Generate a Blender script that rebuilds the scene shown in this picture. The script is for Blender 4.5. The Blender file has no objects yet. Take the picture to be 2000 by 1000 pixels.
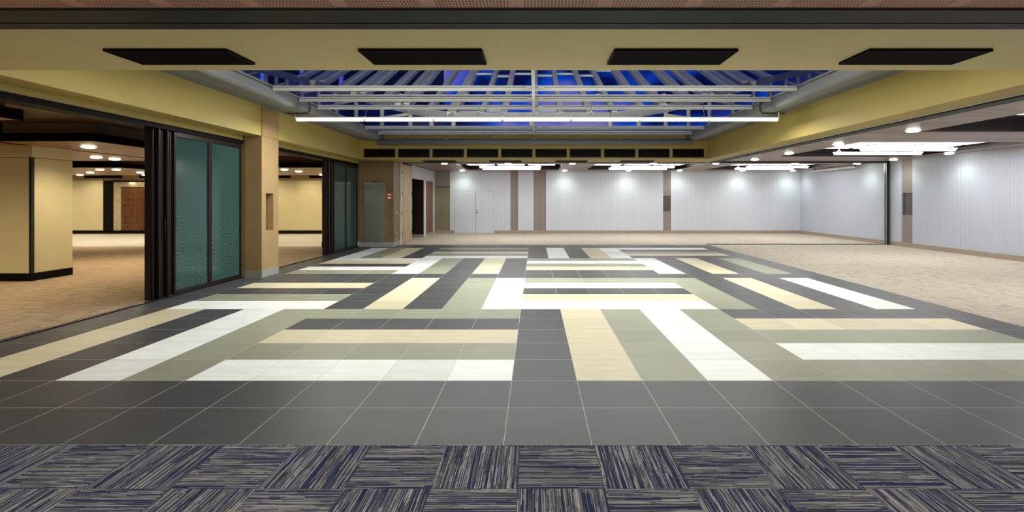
import bpy, bmesh, math, random
from mathutils import Vector
random.seed(7)
S = bpy.context.scene
COL = S.collection
F = 973.5; VX = 1044.8; HY = 390.15; H = 1.6615
CY, CX = 3.379, -0.2132          # tile grid origin

# ------------------------------------------------------------------ helpers
def link(o, parent=None):
    COL.objects.link(o)
    if parent is not None: o.parent = parent
    return o

def box(bm, x0, x1, y0, y1, z0, z1, mi=0):
    x0, x1 = min(x0, x1), max(x0, x1); y0, y1 = min(y0, y1), max(y0, y1); z0, z1 = min(z0, z1), max(z0, z1)
    v = [bm.verts.new((x, y, z)) for z in (z0, z1) for y in (y0, y1) for x in (x0, x1)]
    for q in ((0,2,3,1), (4,5,7,6), (0,1,5,4), (2,6,7,3), (0,4,6,2), (1,3,7,5)):
        f = bm.faces.new([v[i] for i in q]); f.material_index = mi

def bbox(name, dims, mat, parent=None, bev=0.0):
    bm = bmesh.new()
    for d in (dims if isinstance(dims[0], (tuple, list)) else [dims]): box(bm, *d)
    return obj(name, bm, mat, parent, bev)

def cyl(bm, p, q, r, n=12, r2=None, caps=True, mi=0):
    p, q = Vector(p), Vector(q); d = (q-p).normalized()
    a = d.orthogonal().normalized(); b = d.cross(a); r2 = r if r2 is None else r2
    A = [bm.verts.new(p+(a*math.cos(t)+b*math.sin(t))*r) for t in (2*math.pi*i/n for i in range(n))]
    B = [bm.verts.new(q+(a*math.cos(t)+b*math.sin(t))*r2) for t in (2*math.pi*i/n for i in range(n))]
    for i in range(n):
        f = bm.faces.new((A[i], A[(i+1) % n], B[(i+1) % n], B[i])); f.material_index = mi; f.smooth = True
    if caps:
        bm.faces.new(A[::-1]).material_index = mi; bm.faces.new(B).material_index = mi

def tube(bm, pts, r, n=8):
    for a, b in zip(pts, pts[1:]): cyl(bm, a, b, r, n)

def poly(bm, pts, mi=0):
    f = bm.faces.new([bm.verts.new(p) for p in pts]); f.material_index = mi; return f

def obj(name, bm, mat, parent=None, bev=0.0):
    bmesh.ops.recalc_face_normals(bm, faces=bm.faces[:])
    me = bpy.data.meshes.new(name); bm.to_mesh(me); bm.free()
    for m in (mat if isinstance(mat, (list, tuple)) else [mat]): me.materials.append(m)
    o = bpy.data.objects.new(name, me); link(o, parent)
    if bev:
        md = o.modifiers.new('bevel', 'BEVEL'); md.width = bev; md.segments = 2; md.limit_method = 'ANGLE'
    return o

def struct(o): o['kind'] = 'structure'; return o
def tag(o, label, cat, group=None, loc=None):
    o['label'] = label; o['category'] = cat
    if group: o['group'] = group
    return o
def empty(name, loc, label, cat, group=None, rz=0):
    o = bpy.data.objects.new(name, None); o.location = loc; o.rotation_euler[2] = rz; o.empty_display_size = .1
    link(o); return tag(o, label, cat, group)
def copy_thing(src, loc, label, group=None, rz=0):
    c = src.copy(); link(c); c.location = loc; c.rotation_euler[2] = rz; c['label'] = label
    if group: c['group'] = group
    for ch in list(src.children):
        k = ch.copy(); link(k, c)
        for g in list(ch.children): link(g.copy(), k)
    return c

# ------------------------------------------------------------------ materials
class N:
    def __init__(s, name):
        s.m = bpy.data.materials.new(name); s.m.use_nodes = True; s.t = s.m.node_tree
        s.b = s.t.nodes['Principled BSDF']; s.out = s.t.nodes['Material Output']
    def n(s, ty, **k):
        x = s.t.nodes.new(ty)
        for a, b in k.items():
            if a.startswith('i_'): x.inputs[a[2:].replace('_', ' ')].default_value = b
            else: setattr(x, a, b)
        return x
    def l(s, a, b): s.t.links.new(a, b)
    def setin(s, k, v): s.b.inputs[k].default_value = v
    def math(s, op, a, b=None, c=None):
        x = s.n('ShaderNodeMath', operation=op)
        for i, v in enumerate((a, b, c)):
            if v is None: continue
            if isinstance(v, (int, float)): x.inputs[i].default_value = v
            else: s.l(v, x.inputs[i])
        return x.outputs[0]
    def mix(s, f, a, b, blend='MIX'):
        x = s.n('ShaderNodeMix', data_type='RGBA', blend_type=blend)
        for i, v in ((0, f), (6, a), (7, b)):
            if isinstance(v, (int, float)): x.inputs[i].default_value = v
            elif isinstance(v, tuple): x.inputs[i].default_value = (*v, 1)[:4]
            else: s.l(v, x.inputs[i])
        return x.outputs[2]
    def coords(s):
        tc = s.n('ShaderNodeTexCoord'); sp = s.n('ShaderNodeSeparateXYZ'); s.l(tc.outputs['Object'], sp.inputs[0])
        return tc.outputs['Object'], sp.outputs[0], sp.outputs[1], sp.outputs[2]
    def comb(s, x, y, z=0.0):
        c = s.n('ShaderNodeCombineXYZ')
        for i, v in enumerate((x, y, z)):
            if isinstance(v, (int, float)): c.inputs[i].default_value = v
            else: s.l(v, c.inputs[i])
        return c.outputs[0]
    def noise(s, vec, scale, detail=3, rough=.5):
        x = s.n('ShaderNodeTexNoise'); x.inputs['Scale'].default_value = scale; x.inputs['Detail'].default_value = detail
        x.inputs['Roughness'].default_value = rough; s.l(vec, x.inputs['Vector']); return x.outputs[0]
    def ramp(s, f, stops, interp='LINEAR'):
        x = s.n('ShaderNodeValToRGB'); cr = x.color_ramp; cr.interpolation = interp
        while len(cr.elements) < len(stops): cr.elements.new(.5)
        for e, (p, c) in zip(cr.elements, stops): e.position = p; e.color = (*c, 1)
        s.l(f, x.inputs[0]); return x.outputs[0]

def plain(name, col, rough=.6, metal=0., nscale=3., amt=.08, bump=0., spec=.5):
    q = N(name); v, x, y, z = q.coords()
    nz = q.noise(v, nscale, 4)
    c = q.ramp(nz, [(.3, tuple(a*(1-amt) for a in col)), (.7, tuple(min(1, a*(1+amt)) for a in col))])
    q.l(c, q.b.inputs['Base Color']); q.setin('Roughness', rough); q.setin('Metallic', metal); q.setin('Specular IOR Level', spec)
    if bump:
        b = q.n('ShaderNodeBump'); b.inputs['Strength'].default_value = bump; b.inputs['Distance'].default_value = .004
        q.l(q.noise(v, nscale*30, 2), b.inputs['Height']); q.l(b.outputs[0], q.b.inputs['Normal'])
    return q.m

def emit(name, col, st):
    q = N(name); q.setin('Base Color', (.8, .8, .8, 1)); q.setin('Emission Color', (*col, 1)); q.setin('Emission Strength', st)
    return q.m

def tile_mat(name, col, rough=.40):
    q = N(name); v, x, y, z = q.coords()
    u = q.math('DIVIDE', q.math('SUBTRACT', x, CX), .6); w = q.math('DIVIDE', q.math('SUBTRACT', y, CY), .6)
    fu = q.math('ABSOLUTE', q.math('SUBTRACT', q.math('FRACT', u), .5)); fw = q.math('ABSOLUTE', q.math('SUBTRACT', q.math('FRACT', w), .5))
    g = q.math('GREATER_THAN', q.math('MAXIMUM', fu, fw), .4962)
    cell = q.comb(q.math('FLOOR', u), q.math('FLOOR', w))
    wn = q.n('ShaderNodeTexWhiteNoise', noise_dimensions='2D'); q.l(cell, wn.inputs['Vector'])
    sv = q.n('ShaderNodeVectorMath', operation='MULTIPLY'); sv.inputs[1].default_value = (1.4, 6, 1); q.l(v, sv.inputs[0])
    nz = q.noise(sv.outputs[0], 1.6, 6, .62)
    fac = q.math('ADD', q.math('MULTIPLY', nz, .7), q.math('MULTIPLY', wn.outputs[0], .3))
    c = q.ramp(fac, [(.3, tuple(a*.86 for a in col)), (.75, tuple(min(1, a*1.12) for a in col))])
    c = q.mix(g, c, (.52, .5, .44))
    q.l(c, q.b.inputs['Base Color'])
    r = q.math('ADD', q.math('MULTIPLY', nz, .14), rough-.07); r = q.math('ADD', r, q.math('MULTIPLY', g, .3))
    q.l(r, q.b.inputs['Roughness']); q.setin('Specular IOR Level', .19)
    b = q.n('ShaderNodeBump'); b.inputs['Strength'].default_value = .35; b.inputs['Distance'].default_value = .002
    q.l(q.math('SUBTRACT', 1, g), b.inputs['Height']); q.l(b.outputs[0], q.b.inputs['Normal'])
    return q.m

def stripe_carpet():
    q = N('striped_carpet'); v, x, y, z = q.coords()
    u = q.math('DIVIDE', q.math('SUBTRACT', x, -.1), .5); w = q.math('DIVIDE', q.math('SUBTRACT', y, 3.365), .5)
    cu = q.math('FLOOR', u); cw = q.math('FLOOR', w)
    par = q.math('ABSOLUTE', q.math('MODULO', q.math('ADD', cu, cw), 2))     # 0 or 1
    par = q.math('GREATER_THAN', par, .5)
    inv = q.math('SUBTRACT', 1, par)
    across = q.math('ADD', q.math('MULTIPLY', x, inv), q.math('MULTIPLY', y, par))
    along = q.math('ADD', q.math('MULTIPLY', y, inv), q.math('MULTIPLY', x, par))
    cid = q.math('ADD', q.math('MULTIPLY', cu, 3.7), q.math('MULTIPLY', cw, 7.3))
    line = q.math('FLOOR', q.math('MULTIPLY', across, 165))
    def wn(vec):
        x_ = q.n('ShaderNodeTexWhiteNoise', noise_dimensions='3D'); q.l(vec, x_.inputs['Vector']); return x_.outputs[0]
    base = wn(q.comb(line, cid, 0.0))
    seg = q.math('FLOOR', q.math('ADD', q.math('MULTIPLY', along, 5.0), q.math('MULTIPLY', base, 9.0)))
    dash = wn(q.comb(line, seg, cid))
    clump = q.noise(q.comb(q.math('MULTIPLY', across, 26), q.math('MULTIPLY', along, 2.0), cid), 1.0, 2)
    f = q.math('ADD', q.math('ADD', q.math('MULTIPLY', base, .34), q.math('MULTIPLY', dash, .26)), q.math('MULTIPLY', clump, .4))
    c = q.ramp(f, [(.0, (.018, .022, .07)), (.33, (.022, .028, .11)), (.40, (.05, .05, .065)), (.46, (.12, .12, .125)),
                   (.53, (.28, .275, .27)), (.59, (.13, .135, .155)), (.66, (.38, .36, .335)), (.75, (.05, .052, .09))], 'CONSTANT')
    # fine pile
    pile = q.noise(q.comb(q.math('MULTIPLY', across, 500), q.math('MULTIPLY', along, 260)), 1.0, 1)
    c = q.mix(.55, c, q.ramp(pile, [(.3, (.5, .5, .5)), (.7, (1.0, 1.0, 1.0))]), 'MULTIPLY')
    fu = q.math('ABSOLUTE', q.math('SUBTRACT', q.math('FRACT', u), .5)); fw = q.math('ABSOLUTE', q.math('SUBTRACT', q.math('FRACT', w), .5))
    g = q.math('GREATER_THAN', q.math('MAXIMUM', fu, fw), .4955)
    c = q.mix(q.math('MULTIPLY', g, .6), c, (.03, .03, .045))
    q.l(c, q.b.inputs['Base Color']); q.setin('Roughness', .95); q.setin('Specular IOR Level', .15)
    b = q.n('ShaderNodeBump'); b.inputs['Strength'].default_value = .5; b.inputs['Distance'].default_value = .004
    q.l(pile, b.inputs['Height']); q.l(b.outputs[0], q.b.inputs['Normal'])
    return q.m

def weave_carpet(name, stops, sc=1.0):
    q = N(name); v, x, y, z = q.coords()
    u = q.math('MULTIPLY', x, 2.0); w = q.math('MULTIPLY', y, 2.0)
    cu = q.math('FLOOR', u); cw = q.math('FLOOR', w)
    par = q.math('GREATER_THAN', q.math('ABSOLUTE', q.math('MODULO', q.math('ADD', cu, cw), 2)), .5)
    inv = q.math('SUBTRACT', 1, par)
    across = q.math('ADD', q.math('MULTIPLY', x, inv), q.math('MULTIPLY', y, par))
    along = q.math('ADD', q.math('MULTIPLY', y, inv), q.math('MULTIPLY', x, par))
    a = q.noise(q.comb(q.math('MULTIPLY', across, 46), q.math('MULTIPLY', along, 3.5), q.math('MULTIPLY', cu, 3.1)), sc, 3, .6)
    c = q.ramp(a, stops)
    q.l(c, q.b.inputs['Base Color']); q.setin('Roughness', .9); q.setin('Specular IOR Level', .2)
    return q.m

def wood(name, c1, c2, plank=.3, rough=.45, axis='x', seam=.5):
    q = N(name); v, x, y, z = q.coords()
    al, ac = (x, y) if axis == 'x' else ((y, x) if axis == 'y' else (z, q.math('ADD', x, y)))
    p = q.math('DIVIDE', ac, plank); pid = q.math('FLOOR', p)
    a = q.noise(q.comb(q.math('MULTIPLY', al, .8), q.math('MULTIPLY', ac, 14), q.math('MULTIPLY', pid, 5.3)), 1.3, 5, .65)
    c = q.ramp(a, [(.3, c1), (.7, c2)])
    wn = q.n('ShaderNodeTexWhiteNoise', noise_dimensions='1D'); q.l(pid, wn.inputs['W'])
    c = q.mix(q.math('MULTIPLY', wn.outputs[0], .3), c, tuple(t*.5 for t in c1))
    e = q.math('LESS_THAN', q.math('FRACT', p), .02)
    c = q.mix(q.math('MULTIPLY', e, seam), c, (.02, .015, .012))
    q.l(c, q.b.inputs['Base Color']); q.setin('Roughness', rough)
    return q.m

def ribbed(name, col, axis='x'):
    q = N(name); v, x, y, z = q.coords()
    t = x if axis == 'x' else y
    fr = q.math('FRACT', q.math('DIVIDE', t, .10))
    g = q.math('LESS_THAN', fr, .14)
    nz = q.noise(v, .7, 3)
    c = q.ramp(nz, [(.3, tuple(a*.97 for a in col)), (.7, tuple(min(1, a*1.03) for a in col))])
    c = q.mix(q.math('MULTIPLY', g, .7), c, tuple(a*.68 for a in col))
    q.l(c, q.b.inputs['Base Color']); q.setin('Roughness', .5)
    b = q.n('ShaderNodeBump'); b.inputs['Strength'].default_value = .3; b.inputs['Distance'].default_value = .004
    q.l(q.math('SUBTRACT', 1, g), b.inputs['Height']); q.l(b.outputs[0], q.b.inputs['Normal'])
    return q.m

def perforated_panel():
    q = N('perforated_timber'); v, x, y, z = q.coords()
    u = q.math('DIVIDE', q.math('SUBTRACT', x, -.127), .6); w = q.math('DIVIDE', q.math('SUBTRACT', y, 3.456), .6)
    fu = q.math('FRACT', u); fw = q.math('FRACT', w)
    ux = q.math('FRACT', q.math('MULTIPLY', fu, 26)); uy = q.math('FRACT', q.math('MULTIPLY', fw, 13))
    s1 = q.math('LESS_THAN', q.math('ABSOLUTE', q.math('SUBTRACT', ux, .5)), .24)
    s2 = q.math('LESS_THAN', q.math('ABSOLUTE', q.math('SUBTRACT', uy, .5)), .36)
    m1 = q.math('LESS_THAN', q.math('ABSOLUTE', q.math('SUBTRACT', fu, .5)), .41)
    m2 = q.math('LESS_THAN', q.math('ABSOLUTE', q.math('SUBTRACT', fw, .5)), .46)
    slot = q.math('MULTIPLY', q.math('MULTIPLY', s1, s2), q.math('MULTIPLY', m1, m2))
    nz = q.noise(q.comb(q.math('MULTIPLY', x, 1.2), q.math('MULTIPLY', y, 18), z), 2, 4)
    c = q.ramp(nz, [(.3, (.56, .26, .16)), (.7, (.68, .34, .22))])
    c = q.mix(slot, c, (.03, .012, .008))
    e = q.math('GREATER_THAN', q.math('MAXIMUM', q.math('ABSOLUTE', q.math('SUBTRACT', fu, .5)), q.math('ABSOLUTE', q.math('SUBTRACT', fw, .5))), .492)
    c = q.mix(e, c, (.35, .33, .3))
    q.l(c, q.b.inputs['Base Color']); q.setin('Roughness', .5)
    return q.m

def frosted():
    q = N('frosted_teal_glass'); v, x, y, z = q.coords()
    vo = q.n('ShaderNodeTexVoronoi', voronoi_dimensions='2D', feature='F1'); vo.inputs['Scale'].default_value = 2.4
    q.l(q.comb(y, z), vo.inputs['Vector'])
    ring = q.math('GREATER_THAN', q.math('SINE', q.math('MULTIPLY', vo.outputs['Distance'], 44)), .35)
    low = q.n('ShaderNodeMapRange'); low.inputs[1].default_value = 1.7; low.inputs[2].default_value = .9; q.l(z, low.inputs[0])
    f = q.math('MULTIPLY', q.math('MULTIPLY', ring, low.outputs[0]), .55)
    c = q.mix(q.math('MULTIPLY', f, .7), (.045, .105, .10), (.13, .24, .22))
    q.l(c, q.b.inputs['Base Color']); q.setin('Roughness', .12); q.setin('Specular IOR Level', .6)
    tr = q.n('ShaderNodeBsdfTranslucent'); q.l(c, tr.inputs['Color'])
    mx = q.n('ShaderNodeMixShader'); mx.inputs[0].default_value = .35
    q.l(q.b.outputs[0], mx.inputs[1]); q.l(tr.outputs[0], mx.inputs[2]); q.l(mx.outputs[0], q.out.inputs[0])
    return q.m

def clear_glass(name, tint=(.8, .87, 1.0)):
    q = N(name)
    t = q.n('ShaderNodeBsdfTransparent'); t.inputs[0].default_value = (*tint, 1)
    g = q.n('ShaderNodeBsdfGlossy'); g.inputs['Roughness'].default_value = .06; g.inputs[0].default_value = (.8, .85, 1, 1)
    mx = q.n('ShaderNodeMixShader'); mx.inputs[0].default_value = .10
    q.l(t.outputs[0], mx.inputs[1]); q.l(g.outputs[0], mx.inputs[2]); q.l(mx.outputs[0], q.out.inputs[0])
    q.t.nodes.remove(q.b)
    return q.m

def brushed(name, col, rough=.32):
    q = N(name); v, x, y, z = q.coords()
    a = q.noise(q.comb(q.math('MULTIPLY', x, 60), q.math('MULTIPLY', y, 60), q.math('MULTIPLY', z, 1.5)), 1.5, 3)
    c = q.ramp(a, [(.3, tuple(t*.8 for t in col)), (.7, col)])
    q.l(c, q.b.inputs['Base Color']); q.setin('Metallic', .85); q.setin('Roughness', rough)
    return q.m

M = {}
M['dark'] = tile_mat('charcoal_tile', (.066, .066, .07))
M['olive'] = tile_mat('olive_tile', (.30, .30, .215))
M['beige'] = tile_mat('beige_tile', (.66, .58, .39))
M['white'] = tile_mat('white_tile', (.84, .85, .80))
M['carpet'] = stripe_carpet()
M['carpet_pale'] = weave_carpet('pale_carpet', [(.3, (.19, .165, .14)), (.42, (.38, .335, .27)), (.56, (.54, .47, .38)), (.75, (.27, .245, .26))])
M['carpet_tan'] = weave_carpet('tan_carpet', [(.3, (.19, .13, .08)), (.5, (.34, .245, .15)), (.7, (.46, .345, .225))])
M['pale_floor'] = plain('pale_stone_floor', (.42, .41, .38), .4, nscale=.8)
M['yellow'] = plain('yellow_paint', (.44, .335, .095), .6, nscale=1.2, amt=.03, bump=.1)
M['cream'] = plain('cream_soffit_paint', (.70, .585, .28), .6, nscale=1.2, amt=.03)
M['creamwall'] = plain('cream_wall_fabric', (.66, .59, .35), .7, nscale=2, amt=.03)
M['black'] = plain('black_metal', (.008, .006, .006), .55, nscale=8, amt=.2, spec=.06)
M['blackmatt'] = plain('black_matt_panel', (.006, .0035, .0035), .7, nscale=8, amt=.2, spec=.02)
M['brownblack'] = plain('dark_brown_lacquer', (.016, .009, .008), .35, nscale=5, amt=.2, spec=.25)
M['track'] = plain('charcoal_track_metal', (.03, .034, .032), .5, nscale=6, amt=.1, spec=.1)
M['duct'] = plain('grey_painted_cove', (.20, .205, .20), .65, nscale=2, amt=.04)
M['ductedge'] = plain('grey_cove_ridge', (.12, .125, .12), .65, nscale=2, amt=.04)
M['steelwhite'] = plain('off_white_painted_steel', (.52, .52, .47), .45, nscale=4, amt=.03)
M['rafter'] = plain('stone_grey_painted_rafter', (.46, .45, .36), .5, nscale=4, amt=.05)
M['tan'] = plain('tan_laminate', (.35, .225, .10), .5, nscale=3, amt=.05)
M['piershade'] = plain('shade_darkened_tan_laminate', (.19, .125, .055), .5, nscale=3, amt=.05)  # tan laminate darkened: the shade on the pier is put into its colour
M['brown'] = plain('brown_recess', (.13, .075, .03), .5, nscale=3, amt=.1)
M['niche'] = plain('dark_taupe_recess', (.075, .065, .062), .6)
M['skirt'] = plain('grey_stone_skirting', (.30, .30, .26), .5, nscale=4, amt=.06)
M['skirt2'] = plain('taupe_skirting', (.33, .26, .20), .5, nscale=4, amt=.05)
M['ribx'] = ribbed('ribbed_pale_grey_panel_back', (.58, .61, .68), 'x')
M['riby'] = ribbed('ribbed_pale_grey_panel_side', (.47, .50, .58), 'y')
M['taupe'] = plain('taupe_panel', (.235, .20, .185), .6, nscale=3, amt=.03)
M['lintel'] = plain('pale_grey_wall_paint', (.42, .43, .46), .6)
M['ceilwood'] = wood('rose_brown_timber_ceiling', (.14, .09, .068), (.40, .295, .235), .6, .42)
M['ceilwarm'] = wood('warm_timber_ceiling', (.24, .13, .06), (.38, .23, .12), .4, .42)
M['ceildark'] = wood('dark_timber_ceiling', (.055, .028, .012), (.10, .05, .022), .4, .4)
M['oak'] = wood('light_oak_laminate', (.38, .27, .14), (.46, .34, .19), .5, .45, 'z', .0)
M['red_wood'] = wood('red_brown_door_timber', (.13, .055, .03), (.22, .10, .06), .25, .45, 'z', .2)
M['carved'] = wood('carved_door_timber', (.09, .035, .012), (.19, .08, .028), .12, .4, 'z', .5)
M['perf'] = perforated_panel()
M['frost'] = frosted()
M['steel'] = brushed('brushed_steel', (.40, .42, .36), .35)
M['brass'] = brushed('brushed_bronze', (.36, .33, .24), .35)
M['chrome'] = plain('chrome', (.65, .65, .65), .2, 1.0)
M['whitepaint'] = plain('white_trim_paint', (.68, .66, .62), .5)
M['whiteplastic'] = plain('white_plastic', (.75, .75, .72), .4)
M['stone'] = plain('pale_stone_surround', (.42, .34, .22), .6, nscale=6, amt=.15)
M['cable'] = plain('black_rubber_cable', (.01, .01, .01), .5)
M['glass'] = clear_glass('skylight_glass')
M['voidgrey'] = plain('dull_grey_upstand', (.20, .205, .21), .7)
M['brick'] = plain('dark_neighbour_render', (.03, .03, .05), .8)
M['tube'] = emit('fluorescent_tube_glow', (.95, 1.0, .90), 13)
M['tube2'] = emit('coffer_tube_glow', (1.0, .97, 1.0), 6)
M['panelglow'] = emit('luminous_coffer_panel_glow', (1.0, .97, 1.0), 1.0)
M['lens'] = emit('downlight_lens_glow', (.95, 1.0, .88), 26)
M['lenswarm'] = emit('warm_downlight_lens_glow', (1.0, .86, .60), 16)
M['redled'] = emit('red_indicator_glow', (1.0, .04, .08), .8)
M['warmslot'] = emit('warm_picture_light_glow', (1.0, .75, .35), 6)

# ------------------------------------------------------------------ floor
# pattern rows 0..24 from the front, 21 columns (-10..10); D dark O olive B beige W white
def pattern():
    g = [['D']*21 for _ in range(25)]
    def rect(c0, c1, r0, r1, ch):
        for r in range(r0, r1+1):
            for c in range(c0, c1+1): g[r][c+10] = ch
    def cols(c0, s, r0, r1):
        for i, ch in enumerate(s): rect(c0+i, c0+i, r0, r1, ch)
    def rows(r0, s, c0, c1):
        for i, ch in enumerate(s): rect(c0, c1, r0+i, r0+i, ch)
    cols(-9, 'BDWO', 2, 6); rows(2, 'WOBDO', -5, -1); cols(0, 'DBOWO', 2, 6); rows(2, 'OWOBD', 5, 9)
    rows(7, 'WODBDD', -9, -6); cols(-5, 'DBDOW', 7, 11); rows(7, 'WBDWODD', 0, 4); cols(5, 'ODBDW', 7, 11)
    rows(13, 'OWDBW', -9, -6); cols(-5, 'WODBD', 13, 17); rows(14, 'BOWO', 0, 4); cols(5, 'WDBDO', 13, 17)
    cols(-9, 'WOBD', 18, 22); rows(18, 'WOBDO', -5, -1); cols(0, 'DWDBW', 18, 22); rows(18, 'DBODW', 5, 9)
    return g
G = pattern()
bm = bmesh.new(); idx = {'D': 0, 'O': 1, 'B': 2, 'W': 3}
for r in range(25):
    for c in range(21):
        x0 = CX+.6*(c-10); y0 = CY+.6*r
        poly(bm, [(x0, y0, 0), (x0+.6, y0, 0), (x0+.6, y0+.6, 0), (x0, y0+.6, 0)], idx[G[r][c]])
XL, XR, YB = CX-6, CX+6.6, CY+15
# tiled border continues in front of both side carpets
poly(bm, [(-9, CY, 0), (XL, CY, 0), (XL, CY+1.2, 0), (-9, CY+1.2, 0)], 0)
poly(bm, [(XR, CY, 0), (13.1, CY, 0), (13.1, CY+1.2, 0), (XR, CY+1.2, 0)], 0)
bmesh.ops.remove_doubles(bm, verts=bm.verts[:], dist=1e-5)
struct(obj('floor', bm, [M['dark'], M['olive'], M['beige'], M['white']]))
bm = bmesh.new(); poly(bm, [(-9, -3, 0), (13.1, -3, 0), (13.1, CY, 0), (-9, CY, 0)]); struct(obj('floor', bm, M['carpet']))
bm = bmesh.new()
poly(bm, [(XR, CY+1.2, 0), (13.1, CY+1.2, 0), (13.1, YB, 0), (XR, YB, 0)])
poly(bm, [(-6.4, YB, 0), (13.1, YB, 0), (13.1, 24.6, 0), (-6.4, 24.6, 0)])
struct(obj('floor', bm, M['carpet_pale']))
bm = bmesh.new(); poly(bm, [(-26, CY+1.2, 0), (XL, CY+1.2, 0), (XL, 17.7, 0), (-26, 17.7, 0)]); poly(bm, [(-26, -3, 0), (-9, -3, 0), (-9, CY+1.2, 0), (-26, CY+1.2, 0)])
struct(obj('floor', bm, M['carpet_tan']))
bm = bmesh.new(); poly(bm, [(-26, 17.7, 0), (-6.4, 17.7, 0), (-6.4, 24.4, 0), (-26, 24.4, 0)]); struct(obj('floor', bm, M['pale_floor']))

# threshold tracks in the floor
bm = bmesh.new(); box(bm, -6.32, -6.213, 3.5, 17.5, -.02, .012)
for k in range(3): box(bm, -6.305+.03*k, -6.295+.03*k, 3.5, 17.5, .012, .016, 1)
struct(obj('trim_1', bm, [M['black'], M['chrome']]))
bbox('trim_2', (6.39, 13.0, 18.45, 18.72, -.02, .008), M['track']); struct(bpy.data.objects['trim_2'])

# ------------------------------------------------------------------ ceilings
def pierced(name, x0, x1, y0, y1, z, holes, depth, mats):
    xs = sorted({x0, x1, *[h[0] for h in holes], *[h[1] for h in holes]}); ys = sorted({y0, y1, *[h[2] for h in holes], *[h[3] for h in holes]})
    b = bmesh.new()
    for i in range(len(xs)-1):
        for j in range(len(ys)-1):
            cx, cy = (xs[i]+xs[i+1])/2, (ys[j]+ys[j+1])/2
            if any(h[0] < cx < h[1] and h[2] < cy < h[3] for h in holes): continue
            poly(b, [(xs[i], ys[j], z), (xs[i+1], ys[j], z), (xs[i+1], ys[j+1], z), (xs[i], ys[j+1], z)])
    for (a, c, d, e) in holes:
        zt = z+depth
        poly(b, [(a, d, zt), (c, d, zt), (c, e, zt), (a, e, zt)], 1)
        for p, q in (((a, d), (c, d)), ((c, d), (c, e)), ((c, e), (a, e)), ((a, e), (a, d))):
            poly(b, [(*p, z), (*q, z), (*q, zt), (*p, zt)], 1)
    bmesh.ops.remove_doubles(b, verts=b.verts[:], dist=1e-5)
    return struct(obj(name, b, mats))

COF_BACK = [(-3.17, 1.10, 19.8, 23.5), (2.43, 6.70, 19.8, 23.5), (8.03, 12.3, 19.8, 23.5)]
COF_RIGHT = [(8.03, 12.3, 12.3, 16.35), (8.03, 12.3, 6.3, 10.4)]
ZC = 3.08
pierced('ceiling', -4.93, 13.1, 18.72, 24.6, ZC, COF_BACK, .27, [M['ceilwood'], M['brownblack']])
pierced('ceiling', 6.5, 13.1, 3.9, 18.45, ZC, COF_RIGHT, .27, [M['ceilwood'], M['brownblack']])
bbox('ceiling', (-26, 13.1, -3, 3.456, 2.99, 3.05), M['perf']); struct(bpy.data.objects['ceiling.002'])
bbox('ceiling', (-26, -6.45, 3.456, 24.4, 3.13, 3.2), M['ceildark']); struct(bpy.data.objects['ceiling.003'])
bbox('ceiling', (-6.4, -4.93, 18.1, 24.6, 3.06, 3.12), M['voidgrey']); struct(bpy.data.objects['ceiling.004'])

# movable wall tracks overhead
bm = bmesh.new(); box(bm, -26, 13.1, 3.456, 3.70, 2.975, 3.06)
box(bm, -26, 13.1, 3.70, 3.75, 3.0, 3.06, 1); box(bm, -26, 13.1, 3.75, 3.81, 2.985, 3.06); box(bm, -26, 13.1, 3.81, 3.84, 3.0, 3.06, 1); box(bm, -26, 13.1, 3.84, 3.90, 2.995, 3.06)
struct(obj('trim_3', bm, [M['track'], M['black']]))
bm = bmesh.new(); box(bm, 6.2, 6.24, 3.9, 18.1, 3.005, 3.1, 1); box(bm, 6.24, 6.50, 3.9, 18.1, 2.985, 3.1)
struct(obj('trim_4', bm, [M['track'], M['whitepaint']]))
bm = bmesh.new(); box(bm, -4.93, 13.1, 18.45, 18.72, 3.03, 3.12); struct(obj('trim_5', bm, M['track']))

# front bulkhead, side fascias, back bulkhead
bm = bmesh.new(); box(bm, -26, 13.1, 3.90, 5.224, 3.02, 4.05); struct(obj('ceiling', bm, M['cream']))
bm = bmesh.new(); box(bm, -6.2, -5.81, 5.224, 18.1, 3.02, 3.95); box(bm, -6.45, -6.2, 3.9, 18.1, 2.91, 3.95); struct(obj('wall_left', bm, M['yellow']))
bm = bmesh.new(); box(bm, 5.75, 6.2, 5.224, 18.1, 3.02, 3.95); struct(obj('wall_right', bm, M['yellow']))
bm = bmesh.new()
box(bm, -5.81, 5.75, 16.6, 18.1, 3.02, 3.07); box(bm, -5.81, 5.75, 16.6, 18.1, 3.36, 3.80); box(bm, -5.81, 5.75, 16.9, 18.1, 3.07, 3.36)
vx0 = -5.70; pitch = 1.1425
box(bm, -5.81, vx0, 16.6, 16.9, 3.07, 3.36)
for k in range(10):
    xe = vx0+k*pitch+1.05; box(bm, xe, (5.75 if k == 9 else xe+.0925), 16.6, 16.9, 3.07, 3.36)
struct(obj('wall_back', bm, M['yellow']))
ORD = ['leftmost', 'second from the left', 'third from the left', 'fourth from the left', 'fifth from the left', 'fifth from the right', 'fourth from the right', 'third from the right', 'second from the right', 'rightmost']
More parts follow.
